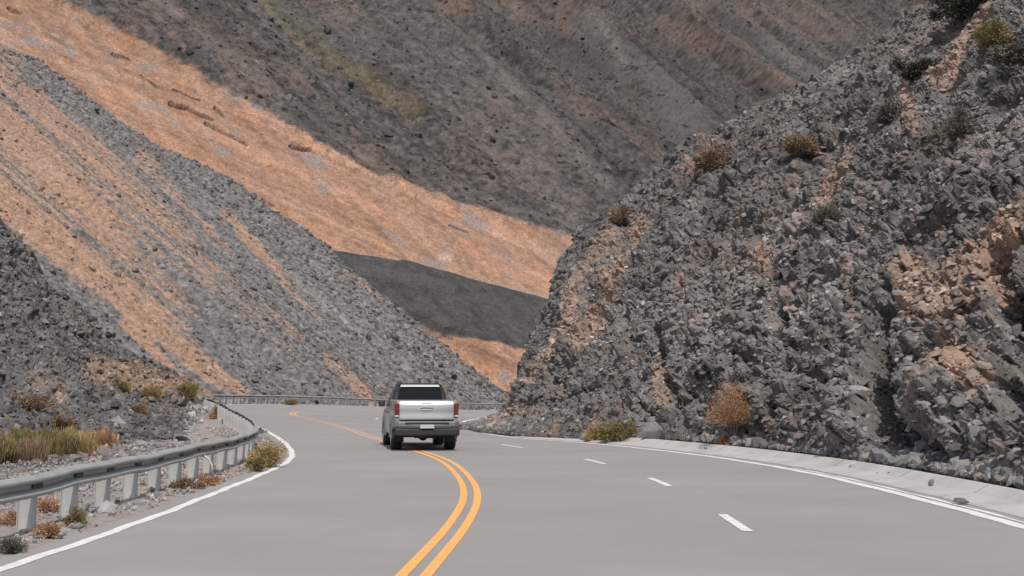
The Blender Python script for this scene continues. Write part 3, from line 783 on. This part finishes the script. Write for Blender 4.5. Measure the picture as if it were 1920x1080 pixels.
def post_mesh():
    b = MB()
    b.box(-.005, .005, -.20, -.006, -.35, .60)         # web, square to the road
    b.box(-.045, .045, -.006, .0, -.35, .60)
    b.box(-.045, .045, -.206, -.20, -.35, .60)
    return b
# local axes: x along the rail, y toward the road
o0 = post_mesh().build('post', M['zinc_post'], gr); 
pl0 = MB().box(-.17, .17, .006, .02, .497, .572, .006).build('bolt_recess', M['dark_plate'], o0)  # thin dark plate standing in for the bolt recess in the beam
for d in pd:
    p = rail_at(d); v = rail_dir(d)
    px, py = proj(p)
    if p[1] < 5: continue
    if npost: 
        o = o0.copy(); col.objects.link(o); o.parent = gr
        q = pl0.copy(); col.objects.link(q); q.parent = o
    else: o = o0
    npost += 1
    ang = math.atan2(v[1], v[0])
    o.location = Vector(p - g0); o.rotation_euler = (R(random.uniform(-1.5, 1.5)), R(random.uniform(-1, 1)), ang + math.pi)
    if npost >= 98: break
# bent pale rod leaning on the guardrail
q0 = Vector(P(396, 893, 27.2))
b = MB().tube([Vector(P(398, 892, 27)), Vector(P(397, 872, 27)), Vector(P(391, 860, 27)), Vector(P(376, 851, 27))], .022, 7)
o = b.build('marker_rod', M['zinc_post'], None, smooth=True); tag(o, 'thin pale bent rod rising beside the near guardrail', 'rod')

# concrete apron outside the rail at the bend
ap = [(384, 776), (398, 790), (420, 802), (446, 812), (470, 822)]
# ------------------------------------------------------------------ shrubs
def leafmat(name, c, v=.35):
    m = material(name, c, .85, spec=.15)
    n, l, b = nodes(m)
    at = n.new('ShaderNodeAttribute'); at.attribute_name = 'col'
    l.new(at.outputs['Color'], b.inputs['Base Color'])
    b.inputs['Subsurface Weight'].default_value = 0.0
    return m
M['leaf'] = leafmat('dry_foliage', (.2, .15, .07))
M['twig'] = noisy(material('dry_twigs', rough=.9), (.13, .10, .08), .2, 12)
PAL = {'rust': [(.36, .205, .115), (.42, .255, .15), (.29, .165, .095)], 'straw': [(.33, .235, .105), (.28, .20, .09), (.36, .25, .12)],
       'olive': [(.20, .165, .075), (.25, .20, .09), (.15, .13, .065)], 'brown': [(.22, .15, .10), (.17, .125, .09), (.26, .17, .11)],
       'dark': [(.055, .06, .04), (.08, .08, .055), (.04, .045, .035)], 'grey': [(.14, .135, .11), (.10, .10, .085), (.17, .155, .12)]}
def shrub(pos, w, h, pal, label, sd, n=None, name='shrub', cat='shrub', group=None, leaf=.05, depth=.8, hollow=.25, lift=0.0):
    r = np.random.default_rng(3000 + sd)
    root = empty(name, pos); tag(root, label, cat, group)
    n = n or int(900 + 1500 * w * h)
    n = int(min(n, 9000) * 2.2); leaf *= .62
    nc = 10 + int(8 * w)
    # branch tips form uneven clumps
    th = r.uniform(0, 2 * math.pi, nc); el = np.arccos(r.uniform(0, .98, nc))
    rad = r.uniform(.55 if lift else .35, 1.05, nc)
    tips = np.stack([np.sin(el) * np.cos(th) * w / 2 * rad, np.sin(el) * np.sin(th) * w / 2 * depth * rad, (.15 + .85 * np.cos(el) * rad) * h * .92], -1)
    ci = r.integers(0, nc, n); cs = np.clip(.2 * min(w, h) * r.uniform(.6, 1.3, nc), .05, .5)[ci]
    c = tips[ci] + r.normal(0, 1, (n, 3)) * cs[:, None] * np.array([.75, .75, .62])
    inner = r.random(n) < hollow
    c[inner] = c[inner] * r.uniform(.4, .95, (inner.sum(), 1))
    c[:, 2] = np.maximum(c[:, 2], .02)
    c[:, 2] = lift * h + c[:, 2] * (1 - lift)
    d = c / np.array([w / 2, w / 2, h]); L = np.linalg.norm(d, axis=1); c = c / np.maximum(L / 1.25, 1)[:, None]
    dirv = c - np.array([0, 0, h * .1]) ; dirv /= np.linalg.norm(dirv, axis=1, keepdims=True) + 1e-6
    dirv = dirv + r.normal(0, .6, (n, 3)); dirv /= np.linalg.norm(dirv, axis=1, keepdims=True)
    blade = name == 'grass_clump'
    if blade: dirv = dirv * .5 + np.array([0, 0, 1.0]); dirv /= np.linalg.norm(dirv, axis=1, keepdims=True)
    side = np.cross(dirv, r.normal(size=(n, 3))); side /= np.linalg.norm(side, axis=1, keepdims=True) + 1e-6
    s = leaf * r.uniform(.6, 1.5, n)[:, None]
    ln, wd = (5.5, .2) if blade else (1.9, .3)
    v = np.stack([c - side * s * wd, c + side * s * wd, c + side * s * wd * .5 + dirv * s * ln, c - side * s * wd * .5 + dirv * s * ln], 1).reshape(-1, 3)
    f = np.arange(n * 4).reshape(n, 4)
    pc = np.array(PAL[pal])[r.integers(0, 3, n)] * r.uniform(.7, 1.3, (n, 1)) * r.uniform(.75, 1.25, nc)[ci][:, None]
    mesh_obj('foliage', v, f, M['leaf'], root, colors=np.repeat(pc, 4, axis=0))
    b = MB()
    for k in range(min(nc, 14)):
        t = Vector(tips[k]); m = t * .5 + Vector((r.normal() * .06 * w, r.normal() * .06 * w, .05 * h))
        b.tube([(0, 0, -.05), m, t], [.018 * w + .004, .012 * w + .003, .003], 5)
    b.build('stems', M['twig'], root)
    return root
def on(terr, px, py, w, h, pal, label, sd, **k):
    q = hit(terr, px, py); q = q + Vector((-.05 * w, -.28 * w, -.05))
    return shrub(q, w, h, pal, label, sd, **k)
def ong(px, py, w, h, pal, label, sd, z=0.0, **k):
    return shrub(Vector(G(px, py, z)), w, h, pal, label, sd, **k)
A_, B_ = 'rock_cliff', 'roadside_slope'
on(A_, 1376, 828, 1.25, 1.65, 'rust', 'tall round rust-orange bush at the foot of the right cliff', 1, n=9000, leaf=.026, lift=.28)
on(A_, 1368, 835, .8, .34, 'rust', 'low rusty tuft right under the tall rust-orange bush', 2)
on(A_, 1160, 826, 1.5, .75, 'olive', 'low olive-yellow bush spreading at the cliff foot beside the edge line', 3, n=2600)
on(A_, 1118, 826, 1.1, .42, 'straw', 'straw-coloured tuft left of the low olive-yellow bush', 4)
on(A_, 1890, 862, 1.0, 1.05, 'straw', 'straw-yellow bush at the right edge above the gutter', 5, n=6000, leaf=.022)
on(A_, 1885, 820, .8, .7, 'olive', 'olive bush just behind the straw-yellow bush at the right edge', 6)
on(A_, 1708, 898, .55, .28, 'straw', 'small straw tuft at the gutter below the dark cleft', 7, leaf=.03)
on(A_, 1738, 866, .5, .5, 'brown', 'small brown bush in the dark cleft of the right cliff', 8, leaf=.035)
on(A_, 1855, 95, 1.6, 1.0, 'olive', 'olive-yellow bush high on the right cliff near the top corner', 9, leaf=.06)
on(A_, 1812, 38, 3.2, 1.3, 'dark', 'large dark bush on the crest of the right cliff', 10, n=5000, leaf=.09)
on(A_, 1900, 120, 1.4, .8, 'grey', 'grey-green bush at the right edge high on the cliff', 11, leaf=.08)
on(A_, 1715, 148, 1.5, .7, 'dark', 'dark bush left of the pale path high on the cliff', 12, leaf=.08)
on(A_, 1670, 230, 1.3, .9, 'grey', 'grey bush on the upper cliff below the brown bush', 14, leaf=.07)
on(A_, 1500, 290, 1.2, 1.0, 'brown', 'brown spiky bush half way along the upper cliff slope', 15, leaf=.07)
on(A_, 1335, 318, 1.7, .9, 'brown', 'wide brown bush near the cliff ridge over the valley', 16, leaf=.08)
on(A_, 1165, 420, 1.2, .9, 'brown', 'small brown bush on the ridge above the steep cliff nose', 18, leaf=.07)
on(A_, 1550, 420, .9, .8, 'grey', 'grey bush in the middle of the right cliff', 20, leaf=.06)
on(A_, 1795, 260, 1.0, .9, 'grey', 'grey-green bush on the upper right of the cliff', 21, leaf=.06)
# left slope
on(B_, 352, 748, 1.5, 1.05, 'olive', 'olive-green bush beside the bend at the end of the left slope', 30, n=2600, leaf=.06)
on(B_, 232, 735, 1.0, .8, 'olive', 'small olive bush on the left slope between the dark boulders', 31, leaf=.05)
on(B_, 262, 778, .8, .55, 'brown', 'brown tuft just above the rubble heap on the left slope', 32, leaf=.05)
on(B_, 70, 765, 1.6, .6, 'brown', 'wide low brown tuft on the far left of the slope', 33, leaf=.05)
on(B_, 120, 800, 1.0, .4, 'brown', 'brown tuft left of the rubble heap', 34, leaf=.05)
for i, (x, y, w, h, p, l) in enumerate([(12, 868, 1.1, .6, 'olive', 'olive grass clump at the left edge above the guardrail'), (70, 868, 1.0, .5, 'brown', 'brown-tinged grass clump second from the left above the guardrail'),
        (110, 858, 1.3, .75, 'olive', 'tallest olive-yellow grass clump above the near guardrail'), (160, 858, 1.2, .65, 'straw', 'straw-yellow grass clump left of the rubble heap'),
        (200, 842, 1.0, .55, 'rust', 'orange-brown grass clump touching the rubble heap'), (45, 842, 1.3, .55, 'olive', 'pale olive grass clump behind the leftmost clumps'), (135, 838, 1.1, .5, 'straw', 'straw grass clump behind the tallest olive clump'), (290, 745, 1.0, .4, 'straw', 'dry straw tuft on the pale patch of the left slope')]):
    on(B_, x, y, w, h, p, l, 40 + i, n=2200, leaf=.045, name='grass_clump', cat='grass clump')
# along the rail
ong(501, 876, .68, .74, 'straw', 'yellow bush where the near guardrail turns away', 60, n=3200, leaf=.035)
ong(484, 884, .42, .3, 'olive', 'small olive tuft left of the yellow bush by the guardrail', 61, leaf=.03)
ong(140, 984, .32, .2, 'olive', 'small olive tuft in the gravel under the near guardrail', 62, leaf=.02)
ong(93, 1006, .30, .13, 'rust', 'rusty tuft in the gravel left of the small olive tuft', 63, leaf=.02)
ong(20, 1036, .28, .16, 'grey', 'small grey-green tuft in the gravel at the lower left', 64, leaf=.02)
ong(352, 915, .6, .16, 'brown', 'brown tuft at the post feet under the guardrail', 65, leaf=.03)
ong(392, 908, .6, .16, 'rust', 'orange tuft between posts just before the yellow bush', 66, leaf=.03)
ong(30, 985, .5, .2, 'rust', 'rusty tuft behind the nearest guardrail post', 67, leaf=.02)
ong(100, 960, .5, .22, 'rust', 'rusty tuft seen between the first two guardrail posts', 68, leaf=.02)
def behind_rail(px, py, Y, w, h, pal, label, sd):
    return shrub(Vector(P(px, py, Y)), w, h, pal, label, sd, leaf=.05)
behind_rail(408, 790, 62, .85, .65, 'rust', 'round rust bush behind the guardrail at the bend', 70)
behind_rail(431, 802, 58, .6, .5, 'brown', 'middle brown bush of the three behind the guardrail bend', 71)
behind_rail(453, 814, 54, .55, .42, 'brown', 'low brown bush closest to the guardrail turn', 72)
behind_rail(391, 772, 70, .4, .5, 'dark', 'small dark bush farthest back behind the guardrail bend', 73)
behind_rail(545, 760, 104, 1.0, .45, 'olive', 'low olive bush showing under the far guardrail', 74)

# ------------------------------------------------------------------ pickup truck (x right, y forward, z up; origin on the ground under the rear axle)
M['paint'] = material('silver_paint', (.46, .465, .455), .36, metal=.8, coat=.3)
M['paint_lit'] = material('lit_silver_paint', (.42, .42, .41), .45, metal=.2, coat=.2)  # copy of the silver with the roof lip's sunlight put into the colour
M['bumper'] = material('bumper_grey', (.20, .205, .205), .4, metal=.5)
M['paint_dark'] = material('grey_steel', (.06, .06, .062), .4, metal=.5)
M['glass'] = material('tinted_glass', (.012, .013, .015), .15, spec=.12)
M['black'] = material('black_plastic', (.018, .018, .019), .6)
M['rubber'] = material('tyre_rubber', (.015, .015, .015), .85)
M['rim'] = material('alloy_rim', (.35, .35, .36), .35, metal=.8)
M['red'] = material('red_lens', (.12, .012, .018), .35, coat=.2)
M['clear'] = material('clear_lens', (.55, .5, .5), .15, coat=.5)
M['plate'] = material('plate_white', (.42, .43, .44), .5)
M['under'] = material('underbody', (.02, .02, .02), .9)
tk = empty('pickup_truck', Vector(((-2.53), 40.55, 0)), R(9.0), 1.0)
tk.scale = (.975, 1.0, 1.04)
tag(tk, 'silver double-cab pickup truck with dark rear window driving over the yellow centre lines', 'pickup truck')
WB = 3.08; RR = .385
# body shell: lofted stations along y with half width and heights
def station(y, hw, zb, zt, belt, tum=.0):
    """closed outline, rounded shoulders"""
    pts = [(hw - .10, zb), (hw - .02, zb + .06), (hw, zb + .25), (hw + .005, belt - .22), (hw - .01, belt - .06), (hw - .05, zt - .02), (hw - .11, zt)]
    L = [(-x, z) for x, z in pts[::-1]]
    return [(x, y, z) for x, z in pts + L]
ST = [(-1.13, .84, .62, 1.10, 1.05), (-1.12, .885, .60, 1.14, 1.10), (-.9, .90, .56, 1.40, 1.38), (0, .905, .52, 1.40, 1.38), (.75, .905, .42, 1.40, 1.38)]
# load bed sides
for sgn in (-1, 1):
    b = MB(); rows = []
    for (y, hw, zb) in ((-1.08, .875, .66), (-.95, .89, .62), (-.55, .90, .60), (-.50, .90, .60), (.5, .905, .60), (.55, .905, .50), (.86, .905, .45)):
        zb2 = .86 if -.52 < y < .52 else zb
        rows.append([(sgn * x, y, z) for x, z in ((hw - .10, zb2), (hw - .01, zb2 + .01), (hw + .005, zb2 + .12), (hw + .008, 1.06), (hw - .005, 1.22), (hw - .02, 1.32), (hw - .05, 1.355), (hw - .10, 1.355), (hw - .10, zb2))])
    b.grid(rows); n = 9; nr_ = len(rows)
    b.add(rows[0], [tuple(range(9)) if sgn < 0 else tuple(reversed(range(9)))]); b.add(rows[-1], [tuple(range(9))])
    b.build('bed_side', M['paint'], tk, smooth=False)
    # wheel arch flare, a half ring
    for yc in (0.0, WB):
        fl = MB(); rws = []
        for k in range(15):
            a = R(-8 + 196 * k / 14); ro = .53; ri = .455
            rws.append([(sgn * .86, yc + math.cos(a) * ri, RR + .01 + math.sin(a) * ri), (sgn * .945, yc + math.cos(a) * ri, RR + .01 + math.sin(a) * ri),
                        (sgn * .955, yc + math.cos(a) * (ri + .03), RR + .01 + math.sin(a) * (ri + .03)), (sgn * .90, yc + math.cos(a) * ro, RR + .01 + math.sin(a) * ro)])
        fl.grid(rws); fl.build('wheel_arch', M['paint'], tk, smooth=True)
MB().box(-.80, .80, -1.0, .86, .62, .68).box(-.79, .79, .80, .86, .68, 1.34).build('bed_floor', M['black'], tk)
# cab lower body and bonnet
b = MB(); rows = []
for (y, hw, zb, belt) in ((.885, .90, .44, 1.16), (1.2, .91, .40, 1.16), (2.2, .91, .40, 1.14), (2.55, .91, .42, 1.12), (2.6, .905, .80, 1.10), (3.55, .90, .80, 1.06), (3.62, .90, .45, 1.05), (3.95, .86, .42, .98), (4.1, .72, .46, .82)):
    rows.append([(hw - .12, y, zb), (hw - .01, y, zb + .02), (hw + .005, y, zb + .15), (hw + .01, y, belt - .15), (hw - .02, y, belt), (hw - .14, y, belt + .06), (0, y, belt + .10),
                 (-hw + .14, y, belt + .06), (-hw + .02, y, belt), (-hw - .01, y, belt - .15), (-hw - .005, y, zb + .15), (-hw + .01, y, zb + .02), (-hw + .12, y, zb)])
b.grid(rows, close=True); k = len(rows[0]); b.add(rows[0], [tuple(reversed(range(k)))]); b.add(rows[-1], [tuple(range(k))])
b.build('body', M['paint'], tk)
# greenhouse
b = MB()
low = [(-.84, .91, 1.18), (.84, .91, 1.18), (.84, 2.85, 1.18), (-.84, 2.85, 1.18)]
b = MB(); rows = []
for (z, hw, y0, y1, c) in ((1.16, .865, .90, 2.95, .06), (1.40, .80, .93, 2.60, .07), (1.68, .69, .99, 2.12, .09), (1.755, .645, 1.04, 1.98, .12)):
    rows.append([(-hw + c, y0, z), (hw - c, y0, z), (hw, y0 + c, z), (hw, y1 - c, z), (hw - c, y1, z), (-hw + c, y1, z), (-hw, y1 - c, z), (-hw, y0 + c, z)])
b.grid(rows, close=True)
b.build('cab', M['paint_dark'], tk)
rf = MB(); rr = []
for (z, i) in ((1.735, -.012), (1.77, 0.0), (1.80, .05), (1.812, .2)):
    hw = .655 - i; y0, y1 = 1.02 + i, 2.02 - i
    c = .10
    rr.append([(-hw + c, y0, z), (hw - c, y0, z), (hw, y0 + c, z), (hw, y1 - c, z), (hw - c, y1, z), (-hw + c, y1, z), (-hw, y1 - c, z), (-hw, y0 + c, z)])
rf.grid(rr, close=True); rf.add(rr[-1], [tuple(range(8))])
roof = rf.build('roof', M['black'], tk)
for sgn in (-1, 1):
    MB().tube([(sgn * .565, 1.10, 1.80), (sgn * .565, 1.16, 1.845), (sgn * .565, 1.9, 1.845), (sgn * .565, 1.96, 1.80)], .016, 6).build('roof_rail', M['black'], roof)
MB().tube([(0.02, 1.2, 1.80), (.02, 1.22, 1.86)], .03, 6).build('antenna', M['black'], roof)
sp = MB(); 
sp.grid([[(-.58, .985, 1.69), (.58, .985, 1.69)], [(-.585, .93, 1.71), (.585, .93, 1.71)], [(-.575, .96, 1.745), (.575, .96, 1.745)], [(-.55, 1.03, 1.772), (.55, 1.03, 1.772)]])
sp.build('roof_lip', M['paint_lit'], tk)
# glass
gl = MB(); gl.add([(-.68, .885, 1.20), (.68, .885, 1.20), (.595, .955, 1.69), (-.595, .955, 1.69)], [(0, 1, 2, 3)]); wnd = gl.build('rear_window', M['glass'], tk)
fr = MB()
for a_, b_ in (((-.70, .885, 1.19), (-.61, .955, 1.69)), ((.70, .885, 1.19), (.61, .955, 1.69))): fr.tube([a_, b_], .022, 6)
fr.build('window_frame', M['black'], wnd)
for sgn in (-1, 1):
    g = MB(); g.add([(sgn * .868, 1.06, 1.21), (sgn * .868, 1.85, 1.21), (sgn * .738, 1.80, 1.63), (sgn * .738, 1.2, 1.63)], [(0, 1, 2, 3)]); g.build('side_window', M['glass'], tk)
    g = MB(); g.add([(sgn * .868, 1.93, 1.21), (sgn * .872, 2.70, 1.21), (sgn * .738, 2.12, 1.63), (sgn * .738, 1.88, 1.63)], [(0, 1, 2, 3)]); g.build('side_window', M['glass'], tk)
    mm_ = MB().box(min(sgn * .93, sgn * 1.12), max(sgn * .93, sgn * 1.12), 2.50, 2.60, 1.15, 1.33, .03); mm_.build('side_mirror', M['paint_dark'], tk)
    hd = MB().box(min(sgn * .918, sgn * .945), max(sgn * .918, sgn * .945), 1.15, 1.32, .98, 1.01).box(min(sgn * .918, sgn * .945), max(sgn * .918, sgn * .945), 2.05, 2.22, .98, 1.01); hd.build('door_handle', M['black'], tk)
MB().add([(-.70, 2.62, 1.45), (.70, 2.62, 1.45), (.60, 2.2, 1.68), (-.60, 2.2, 1.68)], [(0, 1, 2, 3)]).build('windscreen', M['glass'], tk)
# seats' headrests seen through the rear glass are too dark to show; tailgate
tg_ = MB(); rows = []
for z, y in ((.79, -1.085), (.82, -1.12), (.86, -1.135), (.93, -1.105), (1.06, -1.12), (1.20, -1.115), (1.25, -1.105), (1.31, -1.065), (1.345, -1.02), (1.355, -.98)):
    rows.append([(-.775, y + .01, z), (-.74, y, z), (-.3, y - .012, z), (.3, y - .012, z), (.74, y, z), (.775, y + .01, z)])
tg_.grid(rows); tail = tg_.build('tailgate', M['paint'], tk, smooth=True)
MB().box(-.15, .15, -1.125, -1.06, 1.262, 1.288, .006).build('brake_light', M['black'], tail)
hd = MB().box(-.16, .16, -1.17, -1.12, 1.085, 1.115, .008).build('tailgate_handle', M['clear'], tail)
MB().box(-.17, .17, -1.150, -1.11, 1.12, 1.145).build('handle_recess', M['black'], tail)
for sgn in (-1, 1):
    x0, x1 = sorted((sgn * .78, sgn * .905))
    tl = MB().box(x0, x1, -1.15, -1.02, .87, 1.27, .03).build('tail_light', M['red'], tk)
    x0, x1 = sorted((sgn * .79, sgn * .90))
    MB().box(x0, x1, -1.157, -1.03, .89, .96, .02).build('reversing_lens', M['clear'], tl)
    MB().box(x0, x1, -1.157, -1.03, 1.08, 1.10, .01).build('lens_bar', M['paint_dark'], tl)
# bumper
bp = MB(); rows = []
for x, y in ((-.93, -.95), (-.92, -1.14), (-.80, -1.22), (-.4, -1.25), (.4, -1.25), (.80, -1.22), (.92, -1.14), (.93, -.95)):
    rows.append([(x, y + .06, .785), (x, y + .01, .78), (x, y, .75), (x, y, .66), (x, y + .03, .61), (x, y + .10, .59)])
bp.grid(rows); bump = bp.build('bumper', M['bumper'], tk)
MB().box(-.62, .62, -1.262, -1.22, .715, .765, .01).build('bumper_step', M['black'], bump)
MB().box(-.93, .93, -1.23, -1.10, .40, .60, .04).build('bumper_skirt', M['black'], bump)
MB().box(-.20, .20, -1.268, -1.255, .60, .70, .004).build('licence_plate', M['plate'], bump)
# chassis, axle and differential
MB().box(-.72, .72, -1.12, 3.9, .50, .60).box(-.45, -.36, -1.0, 3.6, .36, .52).box(.36, .45, -1.0, 3.6, .36, .52).tube([(-.75, 0, RR), (.75, 0, RR)], .055, 8).tube([(0, -.16, RR), (0, -.05, RR - .01), (0, .1, RR), (0, .2, RR)], [.06, .14, .14, .05], 10).tube([(-.75, WB, RR), (.75, WB, RR)], .05, 8).box(-.78, .78, 3.3, 3.9, .30, .52).build('underbody', M['under'], tk)
sw = MB(); n = 24
sw.grid([[(math.cos(2 * math.pi * k / n) * rad, -.62 + math.sin(2 * math.pi * k / n) * rad, z) for k in range(n)] for rad, z in ((.02, .36), (.24, .36), (.30, .33), (.37, .37), (.385, .45), (.37, .53), (.25, .55))], close=True)
sw.build('spare_wheel', M['rubber'], tk, smooth=True)
for sgn in (-1, 1):
    MB().box(*sorted((sgn * .62, sgn * .90)), .50, .56, .20, .62).build('wheel_liner', M['under'], tk)
    MB().box(*sorted((sgn * .60, sgn * .93)), -.52, -.49, .22, .62).build('mudguard', M['rubber'], tk)
for sgn in (-1, 1):
    for yc in (0, WB):
        prof_w = [(.27, .62), (.35, .63), (.375, .66), (.385, .70), (.385, .86), (.375, .905), (.35, .93), (.27, .94)]
        v = []; n = 28
        for rad, x in prof_w: v.append([(sgn * x, yc + math.cos(2 * math.pi * k / n) * rad, RR + math.sin(2 * math.pi * k / n) * rad) for k in range(n)])
        w_ = MB().grid(v, close=True).build('wheel', M['rubber'], tk, smooth=True)
        rm = MB(); v = [[(sgn * x, yc + math.cos(2 * math.pi * k / n) * rad, RR + math.sin(2 * math.pi * k / n) * rad) for k in range(n)] for rad, x in ((.27, .935), (.24, .93), (.22, .88), (.06, .90), (.055, .93), (.01, .932))]
        rm.grid(v, close=True); v2 = [[(sgn * x, yc + math.cos(2 * math.pi * k / n) * rad, RR + math.sin(2 * math.pi * k / n) * rad) for k in range(n)] for rad, x in ((.27, .62), (.1, .66), (.01, .66))]
        rm.grid(v2, close=True); rm.build('rim', M['rim'], w_)
